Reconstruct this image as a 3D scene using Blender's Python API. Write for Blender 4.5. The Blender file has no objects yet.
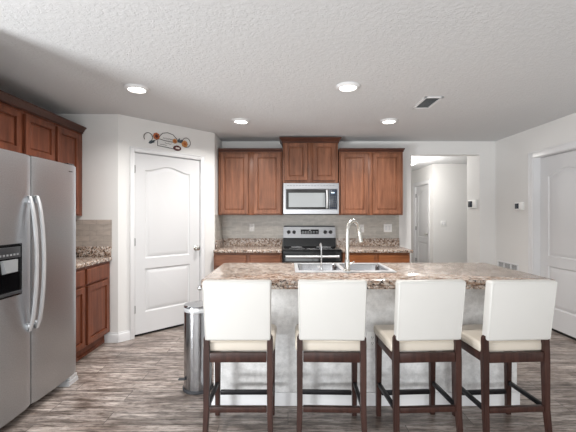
import bpy, bmesh, math, random
from mathutils import Vector, Matrix
random.seed(7)
R = math.radians
S = bpy.context.scene
COL = S.collection

# ------------------------------------------------------------------ camera
cam_d = bpy.data.cameras.new('camera')
cam_d.sensor_width = 36.0
cam_d.lens = 22.5
cam_d.clip_start = 0.05
cam = bpy.data.objects.new('camera', cam_d)
cam.location = (0, 0, 1.35)
cam.rotation_euler = (R(90), 0, 0)
COL.objects.link(cam)
S.camera = cam

# ------------------------------------------------------------------ light and exposure
S.view_settings.view_transform = 'Standard'
S.view_settings.look = 'None'
S.view_settings.gamma = 1.0
S.view_settings.use_curve_mapping = False
S.view_settings.exposure = 0.24
world = bpy.data.worlds.new('World')
S.world = world
world.use_nodes = True
bg = world.node_tree.nodes['Background']
bg.inputs['Color'].default_value = (0.94, 0.97, 1.0, 1)
bg.inputs['Strength'].default_value = 0.45


def area(name, loc, target, sx, sy, power, color=(1, 1, 1), shape='RECTANGLE', spread=180):
    d = bpy.data.lights.new(name, 'AREA')
    d.shape = shape
    d.size = sx
    d.size_y = sy
    d.energy = power
    d.color = color
    d.spread = R(spread)
    o = bpy.data.objects.new(name, d)
    o.location = loc
    o.rotation_euler = (Vector(target) - Vector(loc)).to_track_quat('-Z', 'Y').to_euler()
    COL.objects.link(o)
    return o


# daylight from the glazed side of the living area behind the camera
area('patio_daylight', (-3.3, -0.6, 0.15), (-1.6, 1.9, 2.44), 1.0, 0.7, 200, (0.95, 0.98, 1.0))
area('rear_window_daylight', (-0.4, -2.6, 1.1), (1.3, 4.0, 1.15), 4.2, 1.8, 118, (0.97, 0.99, 1.0))
CAN_POWER = 15
HALL_POWER = 42


# ------------------------------------------------------------------ materials
def new_mat(name):
    m = bpy.data.materials.new(name)
    m.use_nodes = True
    nt = m.node_tree
    return m, nt, nt.nodes['Principled BSDF']


def srgb(r, g, b):
    f = lambda c: (c / 255 / 12.92) if c / 255 <= 0.04045 else ((c / 255 + 0.055) / 1.055) ** 2.4
    return (f(r), f(g), f(b), 1)


def N(nt, kind, **kw):
    n = nt.nodes.new(kind)
    for k, v in kw.items():
        if k in n.inputs.keys():
            n.inputs[k].default_value = v
        else:
            setattr(n, k, v)
    return n


def ramp(nt, fac, stops):
    n = nt.nodes.new('ShaderNodeValToRGB')
    e = n.color_ramp.elements
    while len(e) > 1:
        e.remove(e[-1])
    e[0].position, e[0].color = stops[0]
    for p, c in stops[1:]:
        x = e.new(p)
        x.color = c
    nt.links.new(fac, n.inputs['Fac'])
    return n.outputs['Color']


def coords(nt, scale=(1, 1, 1), kind='Object', loc=(0, 0, 0)):
    tc = nt.nodes.new('ShaderNodeTexCoord')
    mp = nt.nodes.new('ShaderNodeMapping')
    mp.inputs['Scale'].default_value = scale
    mp.inputs['Location'].default_value = loc
    nt.links.new(tc.outputs[kind], mp.inputs['Vector'])
    return mp.outputs['Vector']


def mixc(nt, fac, a, b, mode='MIX'):
    n = nt.nodes.new('ShaderNodeMix')
    n.data_type = 'RGBA'
    n.blend_type = mode
    for sock, v in ((n.inputs[0], fac), (n.inputs[6], a), (n.inputs[7], b)):
        if hasattr(v, 'is_output'):
            nt.links.new(v, sock)
        else:
            sock.default_value = v
    return n.outputs[2]


def bump(nt, b, h, strength, dist):
    n = nt.nodes.new('ShaderNodeBump')
    n.inputs['Strength'].default_value = strength
    n.inputs['Distance'].default_value = dist
    nt.links.new(h, n.inputs['Height'])
    nt.links.new(n.outputs['Normal'], b.inputs['Normal'])


def plain(name, col, rough=0.5, metal=0.0, emit=0, spec=None, coat=0, noise=0):
    m, nt, b = new_mat(name)
    c = srgb(*col)
    if noise:
        nz = N(nt, 'ShaderNodeTexNoise', Scale=6.0, Detail=4.0)
        nt.links.new(coords(nt), nz.inputs['Vector'])
        d = tuple(x * (1 - noise) for x in c[:3]) + (1,)
        nt.links.new(ramp(nt, nz.outputs['Fac'], [(0.3, d), (0.7, c)]), b.inputs['Base Color'])
    else:
        b.inputs['Base Color'].default_value = c
    b.inputs['Roughness'].default_value = rough
    b.inputs['Metallic'].default_value = metal
    if spec is not None:
        b.inputs['Specular IOR Level'].default_value = spec
    if coat:
        b.inputs['Coat Weight'].default_value = coat
        b.inputs['Coat Roughness'].default_value = 0.1
    if emit:
        b.inputs['Emission Color'].default_value = c
        b.inputs['Emission Strength'].default_value = emit
    return m


def wood(name, dark, light, axis='Z', rough=0.38, scale=9.0):
    m, nt, b = new_mat(name)
    sc = {'Z': (1, 1, 0.09), 'X': (0.09, 1, 1), 'Y': (1, 0.09, 1)}[axis]
    v = coords(nt, tuple(s * scale for s in sc))
    n1 = N(nt, 'ShaderNodeTexNoise', Scale=3.0, Detail=8.0, Roughness=0.62, Distortion=0.4)
    nt.links.new(v, n1.inputs['Vector'])
    n2 = N(nt, 'ShaderNodeTexNoise', Scale=2.2, Detail=3.0, Distortion=0.8)
    nt.links.new(coords(nt), n2.inputs['Vector'])
    c1 = ramp(nt, n1.outputs['Fac'], [(0.22, srgb(*dark)), (0.72, srgb(*light))])
    c2 = ramp(nt, n2.outputs['Fac'], [(0.3, (0.72, 0.72, 0.72, 1)), (0.7, (1.1, 1.1, 1.1, 1))])
    nt.links.new(mixc(nt, 0.8, c1, c2, 'MULTIPLY'), b.inputs['Base Color'])
    b.inputs['Roughness'].default_value = rough
    b.inputs['Specular IOR Level'].default_value = 0.3
    bump(nt, b, n1.outputs['Fac'], 0.08, 0.002)
    return m


def granite(name, soft):
    m, nt, b = new_mat(name)
    v = coords(nt, (0.75, 1.0, 1.0) if soft else (1, 1, 1))
    n1 = N(nt, 'ShaderNodeTexNoise', Scale=12.0 if soft else 16.0, Detail=9.0, Roughness=0.68, Distortion=1.6)
    nt.links.new(v, n1.inputs['Vector'])
    n2 = N(nt, 'ShaderNodeTexNoise', Scale=34.0, Detail=6.0, Roughness=0.7, Distortion=0.6)
    nt.links.new(v, n2.inputs['Vector'])
    n3 = N(nt, 'ShaderNodeTexNoise', Scale=70.0, Detail=3.0, Roughness=0.6)
    nt.links.new(v, n3.inputs['Vector'])
    c1 = ramp(nt, n1.outputs['Fac'], [(0.28, srgb(48, 41, 38)), (0.39, srgb(100, 72, 56)), (0.48, srgb(164, 136, 116)),
                                     (0.56, srgb(204, 196, 187)), (0.63, srgb(132, 98, 76)), (0.74, srgb(212, 206, 200))])
    c2 = ramp(nt, n2.outputs['Fac'], [(0.38, srgb(44, 38, 37)), (0.47, srgb(160, 128, 106)), (0.58, srgb(225, 220, 213))])
    c = mixc(nt, 0.42 if soft else 0.6, c1, c2)
    f3 = ramp(nt, n3.outputs['Fac'], [(0.38 if soft else 0.4, (1, 1, 1, 1)), (0.45 if soft else 0.47, (0, 0, 0, 1))])
    c = mixc(nt, f3, c, srgb(52, 44, 42))
    nt.links.new(c, b.inputs['Base Color'])
    b.inputs['Roughness'].default_value = 0.14 if soft else 0.22
    b.inputs['Specular IOR Level'].default_value = 0.36
    return m


def plaster_white(name, col, scale=60, strength=0.08):
    m, nt, b = new_mat(name)
    b.inputs['Base Color'].default_value = srgb(*col)
    b.inputs['Roughness'].default_value = 0.75
    n = N(nt, 'ShaderNodeTexNoise', Scale=float(scale), Detail=4.0)
    nt.links.new(coords(nt), n.inputs['Vector'])
    bump(nt, b, n.outputs['Fac'], strength, 0.004)
    return m


def ceiling_mat():
    m, nt, b = new_mat('knockdown_ceiling')
    b.inputs['Base Color'].default_value = srgb(212, 213, 214)
    b.inputs['Roughness'].default_value = 0.85
    v = coords(nt)
    n = N(nt, 'ShaderNodeTexNoise', Scale=34.0, Detail=5.0, Roughness=0.62, Distortion=0.7)
    nt.links.new(v, n.inputs['Vector'])
    h = ramp(nt, n.outputs['Fac'], [(0.42, (0, 0, 0, 1)), (0.58, (1, 1, 1, 1))])
    bump(nt, b, h, 0.36, 0.005)
    return m


def floor_mat():
    m, nt, b = new_mat('weathered_plank_floor')
    v = coords(nt)
    br = N(nt, 'ShaderNodeTexBrick', Scale=1.0)
    br.offset = 0.37
    br.inputs['Brick Width'].default_value = 1.2
    br.inputs['Row Height'].default_value = 0.155
    br.inputs['Mortar Size'].default_value = 0.0022
    br.inputs['Mortar Smooth'].default_value = 0.2
    br.inputs['Color1'].default_value = (0.0, 0.0, 0.0, 1)
    br.inputs['Color2'].default_value = (1.0, 1.0, 1.0, 1)
    br.inputs['Mortar'].default_value = (0.3, 0.3, 0.3, 1)
    nt.links.new(v, br.inputs['Vector'])
    # per plank offset of the grain
    vm = N(nt, 'ShaderNodeVectorMath', operation='MULTIPLY_ADD')
    nt.links.new(br.outputs['Color'], vm.inputs[0])
    vm.inputs[1].default_value = (9.0, 5.0, 0.0)
    nt.links.new(coords(nt, (1.6, 20.0, 1.0)), vm.inputs[2])
    n1 = N(nt, 'ShaderNodeTexNoise', Scale=1.6, Detail=9.0, Roughness=0.68, Distortion=0.5)
    nt.links.new(vm.outputs[0], n1.inputs['Vector'])
    n2 = N(nt, 'ShaderNodeTexNoise', Scale=2.4, Detail=6.0, Roughness=0.6, Distortion=0.6)
    nt.links.new(coords(nt, (1.0, 2.6, 1.0)), n2.inputs['Vector'])
    n3 = N(nt, 'ShaderNodeTexNoise', Scale=10.0, Detail=8.0, Roughness=0.75)
    nt.links.new(coords(nt, (1.0, 5.0, 1.0)), n3.inputs['Vector'])
    g = ramp(nt, n1.outputs['Fac'], [(0.30, srgb(92, 80, 74)), (0.44, srgb(142, 130, 122)), (0.56, srgb(182, 171, 164)), (0.74, srgb(212, 205, 199))])
    w = ramp(nt, n2.outputs['Fac'], [(0.36, (0.50, 0.45, 0.42, 1)), (0.54, (0.95, 0.94, 0.93, 1)), (0.7, (1.15, 1.15, 1.15, 1))])
    c = mixc(nt, 0.9, g, w, 'MULTIPLY')
    s = ramp(nt, n3.outputs['Fac'], [(0.42, (0.28, 0.26, 0.25, 1)), (0.53, (1.05, 1.05, 1.05, 1))])
    c = mixc(nt, 0.75, c, s, 'MULTIPLY')
    pl = mixc(nt, 0.22, c, br.outputs['Color'], 'OVERLAY')
    c = mixc(nt, br.outputs['Fac'], pl, srgb(70, 63, 60))
    nt.links.new(c, b.inputs['Base Color'])
    b.inputs['Roughness'].default_value = 0.33
    bump(nt, b, n1.outputs['Fac'], 0.12, 0.003)
    return m


def tile_mat(name, base, var, grout):
    m, nt, b = new_mat(name)
    tc = nt.nodes.new('ShaderNodeTexCoord')
    sp = nt.nodes.new('ShaderNodeSeparateXYZ')
    nt.links.new(tc.outputs['Object'], sp.inputs[0])
    ad = N(nt, 'ShaderNodeMath', operation='ADD')
    nt.links.new(sp.outputs['X'], ad.inputs[0])
    nt.links.new(sp.outputs['Y'], ad.inputs[1])
    cb = nt.nodes.new('ShaderNodeCombineXYZ')
    nt.links.new(ad.outputs[0], cb.inputs['X'])
    nt.links.new(sp.outputs['Z'], cb.inputs['Y'])
    br = N(nt, 'ShaderNodeTexBrick', Scale=1.0)
    br.inputs['Brick Width'].default_value = 0.15
    br.inputs['Row Height'].default_value = 0.06
    br.inputs['Mortar Size'].default_value = 0.0016
    br.inputs['Color1'].default_value = srgb(*base)
    br.inputs['Color2'].default_value = srgb(*var)
    br.inputs['Mortar'].default_value = srgb(*grout)
    nt.links.new(cb.outputs[0], br.inputs['Vector'])
    n = N(nt, 'ShaderNodeTexNoise', Scale=9.0, Detail=6.0, Distortion=0.8)
    mp = nt.nodes.new('ShaderNodeMapping')
    mp.inputs['Scale'].default_value = (1, 2.6, 1)
    nt.links.new(cb.outputs[0], mp.inputs['Vector'])
    nt.links.new(mp.outputs[0], n.inputs['Vector'])
    c2 = ramp(nt, n.outputs['Fac'], [(0.3, (0.78, 0.78, 0.78, 1)), (0.7, (1.12, 1.12, 1.12, 1))])
    nt.links.new(mixc(nt, 0.8, br.outputs['Color'], c2, 'MULTIPLY'), b.inputs['Base Color'])
    b.inputs['Roughness'].default_value = 0.35
    return m


def mottled(name):
    m, nt, b = new_mat(name)
    n = N(nt, 'ShaderNodeTexNoise', Scale=3.2, Detail=8.0, Roughness=0.62, Distortion=0.6)
    nt.links.new(coords(nt), n.inputs['Vector'])
    n2 = N(nt, 'ShaderNodeTexNoise', Scale=22.0, Detail=6.0, Roughness=0.7)
    nt.links.new(coords(nt), n2.inputs['Vector'])
    c1 = ramp(nt, n.outputs['Fac'], [(0.30, srgb(196, 193, 190)), (0.5, srgb(222, 221, 220)), (0.70, srgb(238, 238, 238))])
    c2 = ramp(nt, n2.outputs['Fac'], [(0.34, (0.72, 0.72, 0.72, 1)), (0.60, (1.06, 1.06, 1.06, 1))])
    nt.links.new(mixc(nt, 0.7, c1, c2, 'MULTIPLY'), b.inputs['Base Color'])
    b.inputs['Roughness'].default_value = 0.6
    bump(nt, b, n2.outputs['Fac'], 0.15, 0.003)
    return m


def brushed(name, col, rough, axis='Z', var=0.12):
    m, nt, b = new_mat(name)
    sc = {'Z': (120, 120, 1.2), 'X': (1.2, 120, 120), 'Y': (120, 1.2, 120)}[axis]
    n = N(nt, 'ShaderNodeTexNoise', Scale=1.0, Detail=4.0)
    nt.links.new(coords(nt, sc), n.inputs['Vector'])
    c = srgb(*col)
    d = tuple(x * (1 - var) for x in c[:3]) + (1,)
    nt.links.new(ramp(nt, n.outputs['Fac'], [(0.35, d), (0.65, c)]), b.inputs['Base Color'])
    b.inputs['Metallic'].default_value = 1.0
    b.inputs['Roughness'].default_value = rough
    bump(nt, b, n.outputs['Fac'], 0.03, 0.001)
    return m


M = dict(
    wall=plaster_white('wall_paint', (226, 225, 223)),
    ceiling=ceiling_mat(),
    white=plain('white_paint', (212, 212, 213), 0.55, spec=0.25),
    trim=plain('trim_paint', (224, 224, 225), 0.35),
    floor=floor_mat(),
    wood=wood('stained_cabinet_wood', (92, 55, 38), (150, 100, 74)),
    wood_h=wood('stained_cabinet_wood_crosswise', (92, 55, 38), (150, 100, 74), 'X'),
    wood_crown=wood('dark_crown_wood', (58, 32, 24), (92, 54, 40), 'X'),
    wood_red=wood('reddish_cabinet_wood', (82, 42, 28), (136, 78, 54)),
    wood_gold=wood('honey_cabinet_wood', (118, 66, 36), (172, 108, 66), 'X'),
    wood_stool=wood('walnut_stool_wood', (36, 22, 20), (74, 48, 41), 'Z', 0.38, 12),
    black_metal=plain('black_metal', (34, 33, 36), 0.4, 0.6),
    vinyl=plain('ivory_vinyl', (202, 200, 196), 0.42, noise=0.02),
    vinyl_seat=plain('cream_vinyl', (200, 191, 178), 0.38, noise=0.04),
    granite=granite('polished_granite', True),
    granite_fine=granite('speckled_granite', False),
    tile=tile_mat('grey_tile', (192, 187, 178), (180, 176, 169), (200, 196, 189)),
    tile_warm=tile_mat('taupe_tile', (188, 176, 166), (172, 162, 154), (160, 152, 146)),
    mottled=mottled('mottled_grey_stone'),
    steel=brushed('brushed_steel', (200, 204, 208), 0.34, 'Y'),
    steel_x=brushed('brushed_steel_crosswise', (158, 158, 160), 0.3, 'X'),
    steel_can=brushed('polished_can_steel', (176, 177, 180), 0.18, 'Z'),
    sink_steel=brushed('sink_steel', (198, 198, 200), 0.16, 'X', 0.05),
    chrome=plain('chrome', (225, 226, 228), 0.12, 1.0),
    nickel=plain('satin_nickel', (214, 212, 206), 0.26, 1.0),
    handle=plain('pale_metal_handle', (214, 215, 217), 0.3, 0.45),
    dark_grey=plain('charcoal_plastic', (52, 53, 56), 0.45),
    mid_grey=plain('grey_plastic', (150, 152, 154), 0.4),
    black_gloss=plain('black_glass', (14, 14, 16), 0.08),
    oven_glass=plain('tinted_window_glass', (150, 154, 156), 0.35),
    black=plain('black_plastic', (20, 20, 22), 0.4),
    gap=plain('gap_shade', (24, 23, 23), 0.8),  # near-black colour painted in for shade under doors and behind vent slats
    white_plastic=plain('white_plastic', (240, 240, 238), 0.35),
    screen=plain('dark_screen', (44, 50, 62), 0.2),
    led=plain('lit_diffuser', (255, 250, 242), 0.5, emit=7.0),
    hinge=plain('grey_hinge_metal', (84, 83, 82), 0.45, 0.4),
    dome=plain('lit_frosted_glass', (244, 242, 238), 0.5, emit=0.9),
    glow=plain('display_glow', (190, 215, 235), 0.5, emit=0.9),
    rust=plain('rust_metal', (176, 98, 58), 0.5, 0.3),
    gold=plain('ochre_metal', (196, 140, 84), 0.5, 0.3),
    maroon=plain('maroon_metal', (82, 34, 34), 0.5, 0.2),
    leaf=plain('slate_leaf_metal', (74, 84, 92), 0.5, 0.3),
    wire=plain('dark_wire', (52, 46, 46), 0.5, 0.4),
    sign=plain('sign_face', (214, 206, 200), 0.6),
)


# ------------------------------------------------------------------ mesh helpers
def obj(name, bm, mat, parent=None, label=None, cat=None, group=None, kind=None, angle=32):
    bmesh.ops.recalc_face_normals(bm, faces=bm.faces[:])
    for f in bm.faces:
        f.smooth = True
    for e in bm.edges:
        e.smooth = len(e.link_faces) == 2 and e.calc_face_angle(0) < R(angle)
    me = bpy.data.meshes.new(name)
    bm.to_mesh(me)
    bm.free()
    if mat is not None:
        me.materials.append(mat)
    o = bpy.data.objects.new(name, me)
    COL.objects.link(o)
    if parent is not None:
        o.parent = parent
    tag(o, label, cat, group, kind)
    return o


def tag(o, label=None, cat=None, group=None, kind=None):
    if label:
        o['label'] = label
    if cat:
        o['category'] = cat
    if group:
        o['group'] = group
    if kind:
        o['kind'] = kind
    return o


def thing(name, label, cat, loc=(0, 0, 0), rz=0.0, group=None, kind=None):
    o = bpy.data.objects.new(name, None)
    o.empty_display_size = 0.1
    o.location = loc
    o.rotation_euler = (0, 0, rz)
    COL.objects.link(o)
    return tag(o, label, cat, group, kind)


def copy_tree(o, parent=None):
    c = o.copy()
    COL.objects.link(c)
    if parent is not None:
        c.parent = parent
        c.matrix_parent_inverse = o.matrix_parent_inverse.copy()
    for ch in [x for x in bpy.data.objects if x.parent == o]:
        copy_tree(ch, c)
    return c


def B():
    return bmesh.new()


def box(bm, x0, x1, y0, y1, z0, z1, bev=0.0, seg=2, mat=None):
    vs = [bm.verts.new(p) for p in ((x0, y0, z0), (x1, y0, z0), (x1, y1, z0), (x0, y1, z0),
                                    (x0, y0, z1), (x1, y0, z1), (x1, y1, z1), (x0, y1, z1))]
    fs = [bm.faces.new([vs[i] for i in q]) for q in ((3, 2, 1, 0), (4, 5, 6, 7), (0, 1, 5, 4), (1, 2, 6, 5), (2, 3, 7, 6), (3, 0, 4, 7))]
    if bev:
        es = {e for f in fs for e in f.edges}
        r = bmesh.ops.bevel(bm, geom=list(es), offset=bev, segments=seg, profile=0.5, affect='EDGES')
        vs = list({v for f in r['faces'] for v in f.verts} | {v for v in vs if v.is_valid})
    if mat is not None:
        bmesh.ops.transform(bm, matrix=mat, verts=[v for v in vs if v.is_valid])
    return bm


def hexa(bm, bottom, top):
    """a solid from four bottom and four top points"""
    vs = [bm.verts.new(p) for p in list(bottom) + list(top)]
    for q in ((3, 2, 1, 0), (4, 5, 6, 7), (0, 1, 5, 4), (1, 2, 6, 5), (2, 3, 7, 6), (3, 0, 4, 7)):
        bm.faces.new([vs[i] for i in q])
    return bm


def tube(bm, pts, r, seg=10, closed=False):
    pts = [Vector(p) for p in pts]
    rs = r if isinstance(r, (list, tuple)) else [r] * len(pts)
    rings = []
    n = len(pts)
    up = None
    for i, p in enumerate(pts):
        a = pts[(i - 1) % n] if (closed or i > 0) else p
        b = pts[(i + 1) % n] if (closed or i < n - 1) else p
        t = (b - a).normalized()
        if up is None:
            up = Vector((0, 0, 1)) if abs(t.z) < 0.9 else Vector((1, 0, 0))
        x = t.cross(up).normalized()
        up = x.cross(t).normalized()
        rings.append([bm.verts.new(p + (x * math.cos(2 * math.pi * k / seg) + up * math.sin(2 * math.pi * k / seg)) * rs[i]) for k in range(seg)])
    m = n if closed else n - 1
    for i in range(m):
        A, Bq = rings[i], rings[(i + 1) % n]
        for k in range(seg):
            bm.faces.new((A[k], A[(k + 1) % seg], Bq[(k + 1) % seg], Bq[k]))
    if not closed:
        bm.faces.new(rings[0][::-1])
        bm.faces.new(rings[-1])
    return bm


def lathe(bm, prof, center=(0, 0, 0), seg=32, mat=None, sx=1.0, sy=1.0):
    """prof: list of (radius, z) from bottom to top; capped"""
    rings = []
    new = []
    for r, z in prof:
        ring = [bm.verts.new((center[0] + r * sx * math.cos(2 * math.pi * k / seg), center[1] + r * sy * math.sin(2 * math.pi * k / seg), center[2] + z)) for k in range(seg)]
        rings.append(ring)
        new += ring
    for a, b in zip(rings, rings[1:]):
        for k in range(seg):
            bm.faces.new((a[k], a[(k + 1) % seg], b[(k + 1) % seg], b[k]))
    bm.faces.new(rings[0][::-1])
    bm.faces.new(rings[-1])
    if mat is not None:
        bmesh.ops.transform(bm, matrix=mat, verts=new)
    return bm


def disc_y(bm, x, y, z, prof, seg=20):
    """a turned shape about the -Y axis (front facing): prof (radius, distance out)"""
    return lathe(bm, prof, (0, 0, 0), seg, Matrix.Translation((x, y, z)) @ Matrix.Rotation(R(90), 4, 'X'))


def rings_xz(bm, loops):
    """nested loops of equal length [(x,y,z)...] bridged outermost first, last one capped"""
    vl = [[bm.verts.new(p) for p in lp] for lp in loops]
    n = len(vl[0])
    for a, b in zip(vl, vl[1:]):
        for k in range(n):
            bm.faces.new((a[k], a[(k + 1) % n], b[(k + 1) % n], b[k]))
    bm.faces.new(vl[-1])
    return vl


def rect(x0, x1, z0, z1, y, i=0.0):
    return [(x0 + i, y, z0 + i), (x1 - i, y, z0 + i), (x1 - i, y, z1 - i), (x0 + i, y, z1 - i)]


def cab_panel(bm, x0, x1, z0, z1, yb, t=0.02, fw=0.055):
    yf = yb - t
    lp = [rect(x0, x1, z0, z1, yb), rect(x0, x1, z0, z1, yf + 0.003), rect(x0, x1, z0, z1, yf, 0.003)]
    if fw:
        lp += [rect(x0, x1, z0, z1, yf, fw), rect(x0, x1, z0, z1, yf + 0.017, fw + 0.002), rect(x0, x1, z0, z1, yf + 0.017, fw + 0.010),
               rect(x0, x1, z0, z1, yf + 0.010, fw + 0.020), rect(x0, x1, z0, z1, yf + 0.010, fw + 0.024)]
    vl = rings_xz(bm, lp)
    bm.faces.new(vl[0][::-1])
    return bm


def slab_front(bm, x0, x1, z0, z1, yb, t=0.02):
    yf = yb - t
    vl = rings_xz(bm, [rect(x0, x1, z0, z1, yb), rect(x0, x1, z0, z1, yf + 0.006), rect(x0, x1, z0, z1, yf, 0.008)])
    bm.faces.new(vl[0][::-1])
    return bm


def crown(bm, x0, x1, yf, yb, z, prof, left=True, right=True):
    """crown moulding along a front at yf with returns back to yb; prof: (out, up)"""
    rows = []
    for o, u in prof:
        l, r = (o if left else 0), (o if right else 0)
        rows.append([bm.verts.new(p) for p in ((x0 - l, yb, z + u), (x0 - l, yf - o, z + u), (x1 + r, yf - o, z + u), (x1 + r, yb, z + u))])
    for a, b in zip(rows, rows[1:]):
        for k in range(4):
            bm.faces.new((a[k], a[(k + 1) % 4], b[(k + 1) % 4], b[k]))
    bm.faces.new(rows[0][::-1])
    bm.faces.new(rows[-1])
    return bm


CROWN = [(0.0, -0.012), (0.012, -0.012), (0.012, 0.004), (0.018, 0.01), (0.03, 0.03), (0.046, 0.045), (0.046, 0.056), (0.0, 0.056)]
CROWN_SMALL = [(0.0, -0.01), (0.008, -0.01), (0.008, 0.004), (0.014, 0.012), (0.022, 0.028), (0.022, 0.038), (0.0, 0.038)]

# ------------------------------------------------------------------ setting
H = 2.44
XL, XR, YB, YF = -2.52, 3.03, 5.26, 3.85
PX0, PY0, PX1, PY1 = -1.818, 3.85, -0.965, 4.73
PA = math.atan2(PY1 - PY0, PX1 - PX0)
PLEN = math.hypot(PX1 - PX0, PY1 - PY0)


def struct(name, bm, mat, label, parent=None, cat=None):
    return obj(name, bm, mat, parent, label, cat or name.split('_')[0], None, 'structure')


struct('floor', box(B(), -5.2, 4.8, -2.6, 9.5, -0.1, 0.0), M['floor'], 'grey brown weathered wood-look plank floor of the kitchen')
struct('ceiling', box(B(), -5.2, 4.8, -2.6, 9.5, H, H + 0.1), M['ceiling'], 'white textured flat ceiling over the whole kitchen')
b = B()
box(b, XL - 0.12, XL, 2.02, YF + 0.12, 0, H)
struct('wall_left', b, M['wall'], 'white wall behind the refrigerator and left cabinets')
struct('wall_left_stub', box(B(), -5.2, -1.80, 1.90, 2.02, 0, H), M['wall'], 'short white wall on the near side of the refrigerator')
struct('wall_front_left', box(B(), XL - 0.12, PX0, YF, YF + 0.12, 0, H), M['wall'], 'white wall between left cabinets and pantry corner')
struct('wall_pantry_return', box(B(), PX1 - 0.1, PX1, PY1, YB + 0.12, 0, H), M['wall'], 'narrow white return wall left of the back cabinets')

# the angled pantry wall with its door opening
DS0, DS1, DZ = 0.172, 1.016, 2.062
pw = B()
box(pw, 0, DS0, 0, 0.12, 0, H)
box(pw, DS1, PLEN, 0, 0.12, 0, H)
box(pw, DS0, DS1, 0, 0.12, DZ, H)
o = struct('wall_pantry', pw, M['wall'], 'angled white wall around the closed pantry door')
o.location = (PX0, PY0, 0)
o.rotation_euler = (0, 0, PA)

# the back wall with the opening to the hall
OX0, OX1, OZ = 1.80, 2.80, 2.245
b = B()
box(b, PX1 - 0.1, OX0, YB, YB + 0.12, 0, H)
box(b, OX0, OX1, YB, YB + 0.12, OZ, H)
box(b, OX1, XR + 0.12, YB, YB + 0.37, 0, H)
struct('wall_back', b, M['wall'], 'white back wall with a squared opening to the hall')

# the right wall with its door opening
RY1, RY0, RZ = 4.44, 3.61, 2.07
b = B()
box(b, XR, XR + 0.12, RY1, YB, 0, H)
box(b, XR, XR + 0.12, -0.6, RY0, 0, H)
box(b, XR, XR + 0.12, RY0, RY1, RZ, H)
struct('wall_right', b, M['wall'], 'white right wall with the tall white door')

# hall beyond the opening
HX = 3.04
HY0, HY1, HZ = 7.79, 8.575, 2.05
b = B()
box(b, HX, 4.8, 7.54, 7.66, 0, H)
struct('wall_hall_front', b, M['wall'], 'plain white hall wall seen through the opening')
b = B()
box(b, HX, HX + 0.12, 7.66, HY0, 0, H)
box(b, HX, HX + 0.12, HY1, 9.4, 0, H)
box(b, HX, HX + 0.12, HY0, HY1, HZ, H)
struct('wall_hall_side', b, M['wall'], 'white hall wall holding the far door')
struct('wall_hall_back', box(B(), 0.9, HX, 9.4, 9.5, 0, H), M['wall'], 'white wall at the end of the hall')
struct('wall_hall_left', box(B(), 0.8, 0.9, YB + 0.12, 9.5, 0, H), M['wall'], 'white wall on the left of the hall')
struct('wall_hall_right', box(B(), 4.7, 4.8, YB + 0.37, 7.54, 0, H), M['wall'], 'white wall on the right of the hall')


# ------------------------------------------------------------------ interior doors
def outline(x0, x1, z0, z1, arch, inset):
    """a panel outline with a cathedral top, inset from its edge"""
    x0, x1, z0, z1 = x0 + inset, x1 - inset, z0 + inset, z1 - inset
    pts = [(x0, z0), (x1, z0), (x1, z1)]
    n = 18
    for k in range(1, n):
        u = k / n
        x = x1 + (x0 - x1) * u
        s = max(0.0, min(1.0, (0.5 - abs(u - 0.5)) / 0.5))
        s = s * s * (3 - 2 * s)
        pts.append((x, z1 + arch * s))
    pts.append((x0, z1))
    return pts


def panel_door(name, label, w, h, loc, rz, panels, hinge_z, hinge_x, knob=None, lever=False):
    """front face at local y = 0, thickness towards +y"""
    t = 0.04
    bm = B()
    outer = [bm.verts.new((x, 0, z)) for x, z in ((0, 0), (w, 0), (w, h), (0, h))]
    es = [bm.edges.new((outer[k], outer[(k + 1) % 4])) for k in range(4)]
    for (x0, x1, z0, z1, arch) in panels:
        prof = [(0.0, 0.0), (0.006, 0.010), (0.016, 0.014), (0.024, 0.011), (0.052, 0.003), (0.058, 0.002)]
        rings = []
        for i, d in prof:
            rings.append([bm.verts.new((x, d, z)) for x, z in outline(x0, x1, z0, z1, arch, i)])
        n = len(rings[0])
        es += [bm.edges.new((rings[0][k], rings[0][(k + 1) % n])) for k in range(n)]
        for a, c in zip(rings, rings[1:]):
            for k in range(n):
                bm.faces.new((a[k], a[(k + 1) % n], c[(k + 1) % n], c[k]))
        bm.faces.new(rings[-1])
    bmesh.ops.triangle_fill(bm, use_beauty=True, use_dissolve=False, edges=es)
    back = [bm.verts.new((x, t, z)) for x, z in ((0, 0), (w, 0), (w, h), (0, h))]
    for k in range(4):
        bm.faces.new((outer[k], outer[(k + 1) % 4], back[(k + 1) % 4], back[k]))
    bm.faces.new(back)
    d = obj(name, bm, M['white'], None, label, 'door', None, 'structure', angle=20)
    d.location = loc
    d.rotation_euler = (0, 0, rz)
    for z in hinge_z:
        hb = B()
        tube(hb, [(hinge_x, -0.008, z - 0.045), (hinge_x, -0.008, z + 0.045)], 0.007, 8)
        box(hb, hinge_x - 0.002, hinge_x + 0.014, -0.003, 0.004, z - 0.042, z + 0.042)
        obj('hinge', hb, M['hinge'], d, 'grey metal hinge')
    if knob:
        x, z = knob
        kb = B()
        disc_y(kb, x, 0.002, z, [(0.032, 0), (0.032, 0.006), (0.026, 0.01), (0.012, 0.012), (0.011, 0.03), (0.02, 0.036), (0.028, 0.048), (0.027, 0.06), (0.016, 0.067), (0.004, 0.069)])
        obj('door_knob', kb, M['nickel'], d, 'satin nickel round door knob')
    return d


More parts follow.
